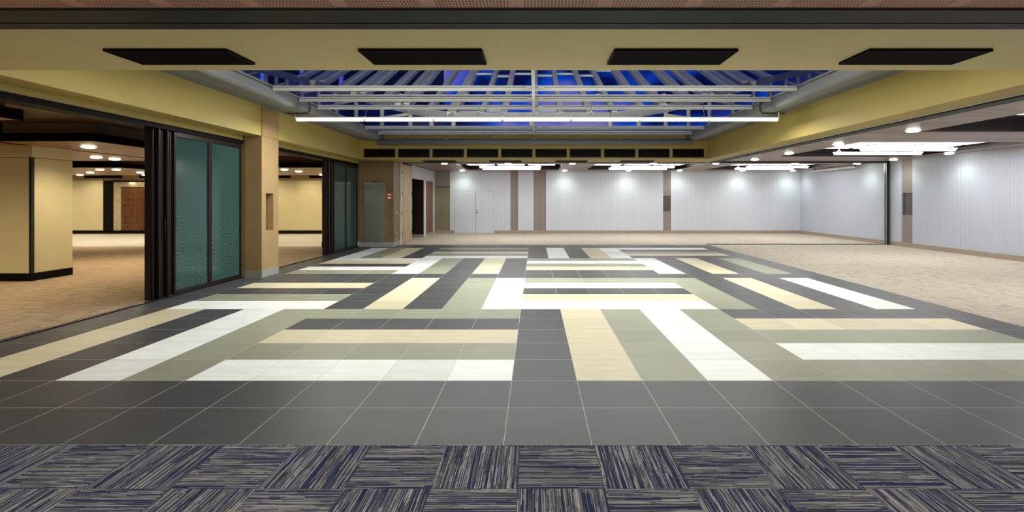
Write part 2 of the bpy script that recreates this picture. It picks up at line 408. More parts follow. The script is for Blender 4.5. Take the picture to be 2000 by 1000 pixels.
def grille():
    t = empty('vent_grille', (0, 0, 0), '', 'vent', 'black vent grilles in the yellow end bulkhead')
    b = bmesh.new(); box(b, 0, 1.05, .12, .14, 0, .29); obj('backing', b, M['blackmatt'], t)
    b = bmesh.new(); box(b, 0, 1.05, 0, .05, 0, .025); box(b, 0, 1.05, 0, .05, .265, .29); box(b, 0, .025, 0, .05, .025, .265); box(b, 1.025, 1.05, 0, .05, .025, .265)
    obj('frame', b, M['brownblack'], t)
    b = bmesh.new()
    for i in range(1, 30): box(b, i*.035-.004, i*.035+.004, .01, .03, .025, .265)
    for i in range(1, 5): box(b, .025, 1.025, .03, .036, i*.055-.003, i*.055+.003)
    obj('louvre', b, M['brownblack'], t)
    return t
g0 = grille()
for k in range(10):
    loc = (vx0+k*pitch, 16.605, 3.07); lb = 'black louvred vent in yellow end bulkhead, %s of ten' % ORD[k]
    if k == 0: g0.location = loc; g0['label'] = lb
    else: copy_thing(g0, loc, lb)

# black soffit panels
def soffit_panel():
    t = empty('ceiling_panel', (0, 0, 0), '', 'ceiling panel')
    bbox('panel', (0, 1.09, 0, .43, -.022, -.005), M['blackmatt'], t, .006)
    bbox('edge_trim', [(-.012, 1.102, -.012, 0, -.025, 0), (-.012, 1.102, .43, .442, -.025, 0), (-.012, 0, 0, .43, -.025, 0), (1.09, 1.102, 0, .43, -.025, 0)], M['black'], t)
    return t
p0 = soffit_panel(); PX = [-3.869, -1.578, .726, 3.017]; PO = ['leftmost', 'second from the left', 'third from the left', 'rightmost']
for j, (Y, where) in enumerate(((4.49, 'on the near cream soffit'), (17.25, 'under the far vents'))):
    for k, x in enumerate(PX):
        lb = 'flat black panel %s, %s' % (where, PO[k])
        gp = 'black panels on the near soffit' if j == 0 else 'black panels under the far bulkhead'
        if j == 0 and k == 0: p0.location = (x, Y, 3.02); p0['label'] = lb; p0['group'] = gp
        else: copy_thing(p0, (x, Y, 3.02), lb, gp)

# ------------------------------------------------------------------ side coves
def cove(sgn, name, label):
    xf = 5.81 if sgn < 0 else 5.75
    prof = [(xf, 3.66)]
    for i in range(4):
        a = xf-.05-i*.07
        prof += [(a, 3.66-.006*i), (a-.012, 3.645-.006*i), (a-.035, 3.645-.006*i), (a-.045, 3.654-.006*i)]
    prof += [(5.30, 3.612), (5.16, 3.607), (5.10, 3.617), (5.065, 3.65), (5.05, 3.69), (5.045, 3.80), (5.07, 3.805), (5.07, 3.825), (5.02, 3.83), (5.02, 3.86), (5.10, 3.87), (xf, 3.87)]
    b = bmesh.new()
    A = [b.verts.new((sgn*x, 5.25, z)) for x, z in prof]; B = [b.verts.new((sgn*x, 16.58, z)) for x, z in prof]
    n = len(prof)
    for i in range(n):
        f = b.faces.new((A[i], A[(i+1) % n], B[(i+1) % n], B[i]))
        if 1 <= i < 17 and (i % 4) in (1, 3): f.material_index = 1
    b.faces.new(A[::-1]); b.faces.new(B)
    o = obj(name, b, [M['duct'], M['ductedge']]); tag(o, label, 'cove', 'grey coves along the skylight'); return o
cove(-1, 'cove_duct', 'long grey ridged cove duct above the left yellow fascia')
cove(1, 'cove_duct', 'long grey ridged cove duct above the right yellow fascia')
def loop_cable(s, label):
    pts = [(s*5.0, 11.02, 3.87), (s*4.99, 11.04, 3.80), (s*5.0, 11.08, 3.70), (s*5.02, 11.10, 3.64), (s*5.07, 11.12, 3.595)]
    pts += [(s*(5.10+.06*i), 11.13, 3.59+.004*math.sin(i*2.1)) for i in range(9)]
    b = bmesh.new(); tube(b, pts, .014, 8); tag(obj('cable', b, M['cable']), label, 'cable')
loop_cable(-1, 'black cable looping under the left grey cove')
loop_cable(1, 'black cable looping under the right grey cove')

# ------------------------------------------------------------------ tie beams
BY = [9.59, 10.65, 11.56, 13.4, 14.8, 16.0]
BO = ['nearest the camera', 'directly over the glowing tube light', 'third from the front', 'just behind the glowing tube light', 'fifth from the front', 'farthest, against the end bulkhead']
for i, Y in enumerate(BY):
    t = empty('tie_beam', (0, Y, 3.75), 'off-white tie beam under skylight, ' + BO[i], 'beam', 'tie beams under the skylight')
    bbox('flange', (-5.03, 5.03, -.03, .03, .008, .064), M['steelwhite'], t, .004)
    bbox('web', (-5.03, 5.03, -.018, .018, .064, .082), M['voidgrey'], t)
    bbox('top_flange', (-5.03, 5.03, -.026, .026, .082, .104), M['steelwhite'], t, .003)
    for sx in (-.12, .12): bbox('cleat', (sx-.05, sx+.05, -.042, -.028, .02, .095), M['steelwhite'], t)
bbox('ridge_beam', (-.062, -.002, 5.23, 16.03, 3.745, 3.862), M['steelwhite'], None, .004)
tag(bpy.data.objects['ridge_beam'], 'off-white steel beam running down the middle of the skylight opening', 'beam')
# pale uplight trough lying on the second beam
b = bmesh.new(); box(b, -4.6, 4.6, -.06, .10, .12, .15)
for k in range(7): box(b, -4.3+k*1.4, -4.22+k*1.4, -.05, .09, .15, .17)
o = obj('lighting_trough', b, M['lintel']); o.location = (0, 10.65, 3.75); tag(o, 'pale blue-grey slim trough lying on the second tie beam', 'light fitting')
def lamp(name, loc, sx, sy, e, col, parent=None, rot=(0, 0, 0)):
    ld = bpy.data.lights.new(name, 'AREA'); ld.shape = 'RECTANGLE'; ld.size = sx; ld.size_y = sy; ld.energy = e; ld.color = col
    o = bpy.data.objects.new(name, ld); o.location = loc; o.rotation_euler = rot; link(o, parent); return o
for k in range(6): lamp('lamp', (-3.75+1.5*k, .02, .19), 1.3, .08, 230, (1.0, .98, .78), o, (math.pi-.6, 0, 0)).data.spread = 2.0

# eave ledge and hung pipe in front of the end bulkhead
bbox('trim_6', (-5.0, 5.0, 16.25, 16.6, 3.80, 3.9), M['steelwhite']); struct(bpy.data.objects['trim_6'])
t = empty('pipe', (0, 16.3, 3.55), 'long round grey pipe hung along the end bulkhead above the vents', 'pipe')
b = bmesh.new(); cyl(b, (-5.15, 0, 0), (5.15, 0, 0), .10, 20); obj('casing', b, M['duct'], t)
for k in range(7):
    x = -4.35+1.45*k
    b = bmesh.new(); cyl(b, (x-.05, 0, .09), (x-.05, 0, .28), .006, 6); cyl(b, (x+.05, 0, .09), (x+.05, 0, .28), .006, 6); box(b, x-.06, x+.06, -.02, .02, .08, .11); obj('hanger', b, M['chrome'], t)

# ------------------------------------------------------------------ suspended tube light
t = empty('linear_light', (0, 10.60, 3.36), 'long thin row of glowing fluorescent tubes hung under the skylight beams', 'light')
L = 1.466; X0 = -5.09
bbox('housing', (X0, X0+7*L, -.02, .03, .035, .06), M['whiteplastic'], t)
for k in range(7):
    b = bmesh.new(); cyl(b, (X0+k*L+.03, 0, 0), (X0+(k+1)*L-.03, 0, 0), .026, 12); tb = obj('tube', b, M['tube'], t)
    b = bmesh.new(); cyl(b, (X0+k*L+.005, 0, 0), (X0+k*L+.03, 0, 0), .028, 10); box(b, X0+k*L-.008, X0+k*L+.008, -.01, .01, .0, .08); obj('socket', b, M['whiteplastic'], t)
b = bmesh.new(); cyl(b, (X0+7*L-.02, 0, 0), (X0+7*L+.01, 0, 0), .028, 10); box(b, X0+7*L, X0+7*L+.02, -.01, .01, .0, .16); obj('end_cap', b, M['whiteplastic'], t)
for x in (-3.6, -1.2, 1.2, 3.6):
    b = bmesh.new(); cyl(b, (x, 0, .05), (x, .05, .40), .004, 6); obj('wire', b, M['chrome'], t)

for k in range(7): lamp('lamp', (X0+(k+.5)*L, 0, -.04), 1.38, .05, 52, (.97, 1.0, .90), t)
# unseen fill lamps added over the near end of the skylight opening
for k in range(6):
    lamp('lamp', (-3.9+1.56*k, 6.6, 4.05), 1.4, .12, 27, (.97, 1.0, .90))
    lamp('lamp', (-3.9+1.56*k, 6.5, 4.15), 1.4, .12, 24, (.98, 1.0, .85), None, (math.pi-1.0, 0, 0))
# unseen fill lamps added behind the camera to brighten the front carpet
for x in (-6, -1.5, 3, 7.5): lamp('lamp', (x, -.2, 2.97), 1.2, .6, 80, (1.0, .96, .92))
# ------------------------------------------------------------------ skylight
m_s = .493; Zoff = 4.32-m_s*16
def on_plane(px, py):
    s = (py-(HY-m_s*F))/(-(Zoff-H)); D = F/s
    return Vector(((px-VX)/s, D, Zoff+m_s*D))
# the eave is a shallow polygon in plan: its corners
EAVE = [(430, 116), (520, 138), (561, 147), (623, 165), (696, 187), (802, 214), (886, 228), (1191, 228), (1300, 211), (1385, 190), (1472, 163), (1535, 147), (1580, 136), (1660, 116)]
E3 = [on_plane(*p) for p in EAVE]
TOPY = 26.0
def eave_at(x):
    for a, b_ in zip(E3, E3[1:]):
        if a.x <= x <= b_.x:
            return a.y+(b_.y-a.y)*(x-a.x)/(b_.x-a.x)
    return TOPY
rx = [(-9.8, .25), (-8.73, .62), (-7.47, .28), (-6.48, .55), (-5.35, .28), (-4.51, .48), (-3.5, .19), (-2.68, .38), (-1.7, .2), (-.98, .24), (.02, .2), (.83, .22), (1.76, .24), (2.56, .2), (3.55, .3), (4.34, .32), (5.44, .38), (6.3, .44), (7.63, .46), (8.55, .56), (9.8, .24)]
b = bmesh.new()
pts = [(p.x, p.y, p.z+.12) for p in E3] + [(E3[-1].x, TOPY, Zoff+m_s*TOPY+.12), (E3[0].x, TOPY, Zoff+m_s*TOPY+.12)]
poly(b, pts); win = struct(obj('window_1', b, M['glass']))
nrm = Vector((0, -m_s, 1)).normalized()
def slope_beam(bm, x, w, y0, y1, d0=-.10, d1=.16):
    v = []
    for yy in (y0, y1):
        for xx in (x-w/2, x+w/2):
            for d in (d0, d1):
                p = Vector((xx, yy, Zoff+m_s*yy))+nrm*d; v.append(bm.verts.new(p))
    for q in ((0,1,3,2), (4,6,7,5), (0,4,5,1), (2,3,7,6), (0,2,6,4), (1,5,7,3)): bm.faces.new([v[i] for i in q])
for x, w in rx:
    y0 = eave_at(x)
    b = bmesh.new()
    if w > .4:
        slope_beam(b, x-w*.30, w*.40, y0, TOPY); slope_beam(b, x+w*.30, w*.40, y0, TOPY); slope_beam(b, x, w*.22, y0, TOPY, 0, .1)
    else: slope_beam(b, x, w*.8, y0, TOPY)
    obj('rafter', b, M['rafter'], win)
def cross(x0, x1, y, w=.16, name='transom', mat='rafter'):
    b = bmesh.new(); slope_beam(b, (x0+x1)/2, x1-x0, y-w/2, y+w/2, -.02, .06); obj(name, b, M[mat], win)
for a, c, yy in ((-2.6, -1.75, 21.7), (-1.6, -1.05, 21.3), (-.9, 0, 21.7), (.1, .75, 21.4), (.9, 1.7, 21.7), (1.85, 2.5, 21.4), (2.65, 3.4, 22.3)): cross(a, c, yy)
for a, c, yy in ((-2.5, -1.7, 16.5), (-1.7, -1.0, 16.7), (.05, .75, 16.7), (.9, 1.7, 16.4), (1.8, 2.45, 16.9), (-1.0, 0, 16.2)): cross(a, c, yy, .22)
# eave beams following the polygon + glazed upstand below
for a, c in zip(E3, E3[1:]):
    b = bmesh.new(); d = (c-a); n2 = Vector((d.y, -d.x, 0)).normalized()*.14
    v = []
    for p in (a, c):
        for k, dz in ((0, -.16), (1, -.16), (0, .13), (1, .13)):
            v.append(b.verts.new(p+n2*(k-.5)+Vector((0, 0, dz))))
    for q in ((0,1,3,2), (4,6,7,5), (0,4,5,1), (2,3,7,6), (0,2,6,4), (1,5,7,3)): b.faces.new([v[i] for i in q])
    obj('eave_beam', b, M['voidgrey'], win)
b = bmesh.new()
for a, c in zip(E3, E3[1:]):
    poly(b, [(a.x, a.y, a.z), (c.x, c.y, c.z), (c.x, c.y, 4.0), (a.x, a.y, 4.0)])
bmesh.ops.remove_doubles(b, verts=b.verts[:], dist=1e-4)
win2 = struct(obj('window_2', b, M['glass']))
for p, c in zip(E3, E3[1:]):
    b = bmesh.new(); mid = (p+c)/2
    for k in (0, .5):
        e = p.lerp(c, k); cyl(b, (e.x, e.y, 4.0), (e.x, e.y, e.z), .09, 4)
    obj('mullion', b, M['rafter'], win2)
    b = bmesh.new(); z1 = (p.z+c.z)/2-.55
    if z1 > 4.3:
        for zz in (z1, z1-.9):
            if zz > 4.2: cyl(b, (p.x, p.y, zz), (c.x, c.y, zz), .06, 4)
        obj('rail', b, M['rafter'], win2)
# flat roof around the opening
bm = bmesh.new()
box(bm, -26, -5.9, 5.2, 25, 3.9, 4.0); box(bm, 5.9, 26, 5.2, 25, 3.9, 4.0); box(bm, -5.9, 5.9, 16.6, 25, 3.9, 4.0); box(bm, -26, 26, -3, 5.2, 4.0, 4.1)
struct(obj('ceiling', bm, M['voidgrey']))
# neighbouring building beyond the glass
t = empty('building', (-19, 42, 0), 'dark neighbouring building seen through the left half of the skylight', 'building')
bbox('wall', (-22, 9.5, 0, 10, 0, 34), M['brick'], t)
lit = emit('blue_lit_window_glow', (.05, .12, .8), .35)
for k in range(7):
    for j in range(3):
        b = bmesh.new(); x = -14+k*3.3; z = 11.0+j*3.4; box(b, x, x+.35, -.05, 0, z, z+2.3); obj('window', b, lit, t)

# ------------------------------------------------------------------ pilaster and left wall items
bm = bmesh.new()
x0, x1, y0, y1 = -6.16, -5.80, 10.58, 11.27
box(bm, x0, x1-.12, y0, y1, .155, 3.02)
box(bm, x1-.12, x1, y0, 10.74, .155, 3.02); box(bm, x1-.12, x1, 11.05, y1, .155, 3.02); box(bm, x1-.01, x1+.012, y0, y1, 3.02, 3.63)
box(bm, x1-.12, x1, 10.74, 11.05, .155, .99); box(bm, x1-.12, x1, 10.74, 11.05, 1.80, 3.02)
t = empty('pilaster', (0, 0, 0), 'tan laminate pilaster with a tall slot between the two glazed openings', 'column')
obj('shaft', bm, M['tan'], t)
bbox('recess_lining', (x1-.121, x1-.118, 10.745, 11.045, .995, 1.795), M['brown'], t)
bbox('skirting', (x0, x1+.005, y0-.005, y1+.005, 0, .155), M['skirt'], t)
bbox('wall_left', (-6.45, -6.17, 10.62, 11.25, 0, 2.91), M['tan']); struct(bpy.data.objects['wall_left.001'])
# black head frames of the openings
b = bmesh.new(); box(b, -6.45, -6.19, 3.9, 10.58, 2.84, 2.91); box(b, -6.45, -6.19, 11.27, 17.53, 2.84, 2.91); box(b, -6.33, -6.18, 3.9, 10.58, 2.90, 2.925); box(b, -6.33, -6.18, 11.27, 17.53, 2.90, 2.925)
struct(obj('trim_7', b, M['black']))

def glass_leaf(y0, y1, label, first=None):
    t = empty('sliding_glass_door', (-6.25, y0, 0), label, 'glass door', 'teal frosted glass door leaves')
    w = y1-y0; ft = .045
    b = bmesh.new(); box(b, -.03, .03, 0, ft, .02, 2.84); box(b, -.03, .03, w-ft, w, .02, 2.84); box(b, -.03, .03, ft, w-ft, 2.755, 2.84); box(b, -.03, .03, ft, w-ft, .02, .085)
    obj('frame', b, M['brownblack'], t, .003)
    b = bmesh.new(); box(b, -.006, .006, ft, w-ft, .085, 2.755); obj('glass_pane', b, M['frost'], t)
    return t
glass_leaf(8.60, 9.55, 'teal frosted glass leaf with ring pattern, beside the folded black stack of the near opening')
glass_leaf(9.56, 10.57, 'teal frosted glass leaf with ring pattern, next to the tan pilaster')
glass_leaf(15.45, 16.45, 'dark teal glass leaf of the far opening, beside its folded black stack')
glass_leaf(16.46, 17.50, 'dark teal glass leaf of the far opening, beside the brown pier')
def stack(y0, y1, n, label):
    t = empty('folded_door_stack', (-6.26, y0, 0), label, 'folded doors', 'black folded door stacks')
    w = (y1-y0)/n
    for k in range(n):
        b = bmesh.new(); off = .0 if k % 2 else -.035
        box(b, -.07+off, .035+off, k*w+.012, (k+1)*w-.012, .02, 2.84)
        box(b, .035+off, .05+off, k*w+.03, (k+1)*w-.03, .04, 2.82)
        lf = obj('folded_leaf', b, M['brownblack'], t, .006)
        b = bmesh.new(); cyl(b, (.055+off, k*w, .02), (.055+off, k*w, 2.84), .009, 8); obj('gasket', b, M['black'], lf)
    b = bmesh.new(); cyl(b, (.06, 2.55*w, .9), (.06, 2.55*w, 1.35), .011, 8); obj('pull_handle', b, M['black'], t)
stack(8.11, 8.59, 5, 'stack of folded black door leaves at the edge of the near opening')
stack(14.9, 15.44, 5, 'stack of folded black door leaves at the edge of the far opening')

# ------------------------------------------------------------------ pier at the far left and nook
t = empty('pier', (0, 0, 0), 'tan laminate pier in a shade-darkened brown, with tall brushed steel panel under far bulkhead', 'pier')
bm = bmesh.new(); box(bm, -6.45, -4.98, 17.56, 18.44, .17, 3.02); obj('shaft', bm, M['piershade'], t)
bbox('skirting', (-6.2, -4.975, 17.55, 18.44, 0, .17), M['skirt'], t)
sp = bbox('steel_panel', (-5.98, -5.28, 17.535, 17.56, .18, 2.26), M['steel'], t)
bbox('panel_frame', [(-6.0, -5.98, 17.53, 17.56, .18, 2.28), (-5.28, -5.26, 17.53, 17.56, .18, 2.28), (-5.98, -5.28, 17.53, 17.56, 2.26, 2.28)], M['chrome'], sp)
bbox('edge_trim', (-4.99, -4.93, 18.38, 18.45, 0, 3.02), M['whitepaint'], t)
bbox('picture_light', (-5.72, -5.54, 17.50, 17.54, 2.29, 2.31), M['brownblack'], t)
for k, z in enumerate((1.82, 1.71)):
    tag(bbox('indicator_light', (-5.18, -5.08, 17.54, 17.56, z, z+.035), M['redled']), 'small glowing red indicator on the brown pier, %s one' % ('upper', 'lower')[k], 'indicator light', 'red indicators')
def plate(loc, label, cat, kind):
    t = empty(kind, loc, label, cat)
    bbox('plate', (0, .008, 0, .08, 0, .08), M['whiteplastic'], t, .003)
    bbox('rocker' if kind == 'light_switch' else 'outlet', (.008, .014, .025, .055, .02, .06), M['whitepaint'], t)
plate((-4.98, 17.95, 1.14), 'white light switch on the side of the brown pier', 'switch', 'light_switch')
plate((-4.98, 17.85, .40), 'white wall socket low on the side of the pier, upper one', 'socket', 'wall_socket')
plate((-4.98, 17.85, .20), 'white wall socket low on the side of the pier, lower one', 'socket', 'wall_socket')

# nook side wall
WX = -4.93
bm = bmesh.new()
box(bm, WX-.12, WX, 20.0, 24.6, 2.53, 3.08); box(bm, WX-.12, WX, 22.1, 22.2, 0, 2.53); box(bm, WX-.12, WX, 24.2, 24.6, 0, 2.53); box(bm, WX-.12, WX, 19.97, 20.0, 0, 3.08)
struct(obj('wall_left', bm, M['lintel']))
struct(bbox('wall_left', (-6.45, -6.35, 18.44, 24.6, 0, 3.08), M['brownblack'])); struct(bbox('wall_left', (-6.35, WX, 22.05, 22.1, 0, 2.53), M['brownblack']))
bbox('baseboard_left', [(-6.3, WX-.0, 22.02, 22.05, 0, .13), (WX, WX+.015, 22.2, 24.55, 0, .13)], M['skirt2']); struct(bpy.data.objects['baseboard_left'])
t = empty('tall_cupboard', (WX, 18.46, 0), 'tall light oak double cupboard beside the brown pier', 'cupboard')
bbox('carcass', (-.9, -.03, .02, 1.5, 0, 3.0), M['oak'], t)
for k in range(2):
    d = bbox('cupboard_door', (-.028, 0, .02+.745*k, .75+.745*k, .02, 2.99), M['oak'], t, .003)
    for z in (.35, 1.1, 1.85, 2.6): bbox('hinge', (0, .012, (.03 if k == 0 else 1.46), (.05 if k == 0 else 1.48), z, z+.11), M['black'], d)
b = bmesh.new(); cyl(b, (0, .80, 1.22), (.03, .80, 1.22), .018, 10); obj('knob', b, M['black'], t)
d1 = bbox('door_1', (WX-.06, WX-.02, 22.5, 24.18, .13, 2.53), M['red_wood']); struct(d1)
bbox('door_frame', [(WX-.1, WX+.02, 22.2, 22.42, 0, 2.56), (WX-.1, WX+.02, 24.18, 24.24, 0, 2.56)], M['whitepaint'], d1)
b = bmesh.new(); cyl(b, (WX+.02, 22.34, 1.12), (WX+.07, 22.34, 1.12), .02, 10); cyl(b, (WX+.02, 22.34, 1.0), (WX+.05, 22.34, 1.0), .02, 10); obj('door_handle', b, M['chrome'], d1)

# ------------------------------------------------------------------ back wall
YW = 24.6
bm = bmesh.new(); box(bm, -6.45, 13.3, YW, YW+.2, 0, 3.3); struct(obj('wall_back', bm, M['taupe']))
def ribpanel(x0, x1, z0=.15):
    bm = bmesh.new(); box(bm, x0, x1, YW-.035, YW, z0, ZC); struct(obj('wall_back', bm, M['ribx']))
bm = bmesh.new(); box(bm, -4.19, -3.96, YW-.035, YW, .15, ZC); box(bm, -3.96, -2.02, YW-.035, YW, 2.1, ZC); box(bm, -2.02, -1.21, YW-.035, YW, .15, ZC)
struct(obj('wall_back', bm, M['ribx']))
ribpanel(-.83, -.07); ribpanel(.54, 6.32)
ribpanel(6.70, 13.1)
bm = bmesh.new(); box(bm, 6.32, 6.70, YW-.03, YW, .15, 1.08); box(bm, 6.32, 6.70, YW-.03, YW, 1.86, ZC); struct(obj('wall_back', bm, M['taupe']))
bbox('wall_niche', [(6.33, 6.69, YW-.008, YW-.002, 1.09, 1.85), (6.34, 6.40, YW-.03, YW-.008, 1.1, 1.84)], M['niche']); 
tag(bpy.data.objects['wall_niche'], 'dark niche in the taupe strip of the far grey wall', 'niche')
t = bbox('door_2', (-3.96, -2.94, YW-.045, YW-.002, .01, 2.09), M['ribx']); struct(t)
bbox('door_leaf', (-2.925, -2.02, YW-.045, YW-.002, .01, 2.09), M['ribx'], t)
b = bmesh.new(); cyl(b, (-2.86, YW-.045, 1.03), (-2.86, YW-.10, 1.03), .03, 12); cyl(b, (-2.86, YW-.045, 1.18), (-2.86, YW-.055, 1.18), .02, 12); obj('door_handle', b, M['black'], t)
bbox('door_frame', [(-3.975, -3.96, YW-.05, YW, 0, 2.105), (-2.02, -2.005, YW-.05, YW, 0, 2.105), (-3.96, -2.02, YW-.05, YW, 2.092, 2.105)], M['lintel'], t)
bbox('baseboard_back', [(-4.93, -3.98, YW-.05, YW, 0, .15), (-2.0, 13.1, YW-.05, YW, 0, .15)], M['skirt2']); struct(bpy.data.objects['baseboard_back'])
t = empty('metal_wall_panel', (-4.9, YW, 0), 'tall bronze brushed metal panel in the far left corner', 'wall panel')
bbox('sheet', (0, .69, -.03, -.002, .3, 2.28), M['brass'], t); bbox('kick_plate', (0, .69, -.035, -.002, .155, .285), M['brass'], t); bbox('top_lip', (0, .69, -.05, -.002, 2.29, 2.31), M['black'], t)

# right wall
RX = 13.1
bm = bmesh.new(); box(bm, RX, RX+.2, -3, YW+.2, 0, 3.3); struct(obj('wall_right', bm, M['taupe']))
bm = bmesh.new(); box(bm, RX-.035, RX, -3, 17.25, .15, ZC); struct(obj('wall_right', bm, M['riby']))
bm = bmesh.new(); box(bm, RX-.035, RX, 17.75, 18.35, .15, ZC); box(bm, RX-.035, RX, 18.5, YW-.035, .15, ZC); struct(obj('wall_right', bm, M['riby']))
bm = bmesh.new(); box(bm, RX-.03, RX, 17.25, 17.75, .15, 1.12); box(bm, RX-.03, RX, 17.25, 17.75, 1.9, ZC); struct(obj('wall_right', bm, M['taupe']))
bbox('wall_niche', [(RX-.008, RX-.002, 17.26, 17.74, 1.13, 1.89), (RX-.03, RX-.008, 17.66, 17.73, 1.14, 1.88)], M['niche']); tag(bpy.data.objects['wall_niche.001'], 'dark niche in the taupe strip of the right-hand grey wall', 'niche')
bbox('baseboard_right', (RX-.05, RX, -3, YW-.05, 0, .15), M['skirt2']); struct(bpy.data.objects['baseboard_right'])
t = empty('partition_post', (RX-.16, 18.4, 0), 'slim metal partition post against the right-hand grey wall', 'post')
bbox('post', (0, .12, -.06, .06, .005, 3.03), M['track'], t)
bbox('chrome_edge', (-.012, .0, -.06, -.03, .005, 3.03), M['chrome'], t); bbox('chrome_edge', (-.012, .0, .03, .06, .005, 3.03), M['chrome'], t)
# projector screen case by the right wall
t = empty('projector_screen_case', (12.85, 20.0, 2.99), 'long white rolled-up screen case hung by the ceiling near the right wall', 'projector screen')
b = bmesh.new(); cyl(b, (0, 0, 0), (0, 2.9, 0), .055, 16); obj('casing', b, M['whiteplastic'], t)
for y in (0, 2.9): bbox('bracket', (-.03, .03, y-.03, y+.03, 0, .09), M['track'], t)

# enclosing walls behind the camera and around the left room
bbox('wall_front', (-26, 13.3, -3.2, -3, 0, 3.2), M['creamwall']); struct(bpy.data.objects['wall_front'])
bbox('wall_left', (-26.2, -26, -3, 24.6, 0, 3.3), M['creamwall']); struct(bpy.data.objects['wall_left.004'])

# ------------------------------------------------------------------ left room
YL = 24.4
bm = bmesh.new(); box(bm, -26, -6.45, YL, YL+.2, 0, 2.60); struct(obj('wall_back', bm, M['creamwall']))
bm = bmesh.new(); box(bm, -26, -6.45, YL-.0, YL+.2, 2.60, 3.13); struct(obj('wall_back', bm, M['tan']))
bbox('baseboard_back', [(-26, -6.45, YL-.03, YL, 0, .16)], M['black']); struct(bpy.data.objects['baseboard_back.001'])
def vent(x, w, lb):
    t = empty('wall_vent', (x, YL-.02, 2.72), lb, 'vent', 'black vents of the left room')
    bbox('frame', [(0, w, 0, .02, 0, .02), (0, w, 0, .02, .15, .17), (0, .02, 0, .02, .02, .15), (w-.02, w, 0, .02, .02, .15)], M['black'], t)
    bbox('grille', [(0.02, w-.02, .012, .018, .02, .15)]+[(0.02, w-.02, .002, .012, .03+.03*k, .036+.03*k) for k in range(4)], M['blackmatt'], t)
for x, w, lb in ((-22.05, 1.85, 'long black vent high on the cream wall left of the carved door'), (-19.35, 1.6, 'long black vent high on the cream wall above the carved door'), (-13.4, 1.45, 'long black vent high on the cream wall, left one seen through the far opening'), (-11.05, 1.5, 'long black vent high on the cream wall, right one seen through the far opening')): vent(x, w, lb)
# carved door
t = bbox('door_3', (-20.18, -19.62, YL-.08, YL-.04, .18, 2.25), M['carved']); struct(t)
bbox('door_leaf', (-19.60, -19.04, YL-.08, YL-.04, .18, 2.25), M['carved'], t)
b = bmesh.new()
for lx in (-20.18, -19.60):
    for c in range(2):
        for r in range(7):
            xx = lx+.05+c*.25; zz = .24+r*.285; box(b, xx, xx+.21, YL-.095, YL-.08, zz, zz+.235)
            box(b, xx+.05, xx+.16, YL-.11, YL-.095, zz+.05, zz+.185)
obj('carved_panel', b, M['carved'], t)
bbox('door_surround', [(-20.55, -20.20, YL-.10, YL, .17, 2.30), (-19.02, -18.72, YL-.10, YL, .17, 2.30), (-20.55, -18.72, YL-.10, YL, 2.30, 2.52)], M['stone'], t)
bbox('outer_frame', [(-20.60, -20.55, YL-.12, YL, .17, 2.60), (-18.72, -18.67, YL-.12, YL, .17, 2.60), (-20.6, -18.67, YL-.12, YL, 2.53, 2.60)], M['black'], t)
tag(bbox('display_panel', (-21.08, -20.62, YL-.065, YL-.005, .17, 2.60), M['black']), 'tall glossy black panel left of the carved door', 'panel')
tag(bbox('picture_light', (-19.72, -19.50, YL-.17, YL-.10, 2.44, 2.48), M['warmslot']), 'small warm light over the carved timber door', 'light')
# cream column
t = empty('column', (-11.9, 10.17, 0), 'large square cream column with black base in the left room', 'column')
bbox('shaft', (0, 1.63, 0, .9, .16, 2.52), M['creamwall'], t, .004); bbox('head', (0, 1.63, 0.004, .9, 2.53, 2.77), M['creamwall'], t)
bbox('base', (-.005, 1.635, -.005, .905, 0, .16), M['black'], t); bbox('corner_strip', (1.58, 1.637, -.008, .05, .16, 2.53), M['track'], t)
t = empty('column', (-7.46, 17.45, 0), 'narrow cream column with black base behind the far folded stack', 'column')
bbox('shaft', (0, .19, 0, .6, .2, 2.60), M['creamwall'], t); bbox('head', (0, .19, 0, .6, 2.61, 2.77), M['tan'], t); bbox('base', (-.005, .195, -.005, .605, 0, .2), M['black'], t)
# dropped ceiling rafts
def raft(x0, x1, y0, y1, label, z=2.77):
    t = empty('ceiling_raft', (x0, y0, z), label, 'ceiling raft', 'timber ceiling rafts of the left room')
    w, d = x1-x0, y1-y0
    bbox('timber_face', (.03, w-.03, .03, d-.03, 0, .02), M['ceilwarm'], t)
    bbox('edge_band', [(0, w, 0, .03, -.002, .15), (0, w, d-.03, d, -.002, .15), (0, .03, .03, d-.03, -.002, .15), (w-.03, w, .03, d-.03, -.002, .15)], M['blackmatt'], t)
    bbox('upstand', (.1, w-.1, .15, d-.15, .05, .36), M['brown'], t)
raft(-17.5, -10.36, 9.4, 14.2, 'timber ceiling raft with black edge around the cream column')
raft(-10.30, -8.31, 9.4, 16.0, 'timber ceiling raft with black edge, right of the cream column')
raft(-25.5, -14.25, 17.15, 22.6, 'far timber ceiling raft with black edge before the carved door')
raft(-13.0, -7.2, 17.15, 22.6, 'timber ceiling raft with black edge seen through the far opening')
raft(-11.0, -7.15, 5.2, 6.97, 'timber ceiling raft with black edge at the upper left corner')

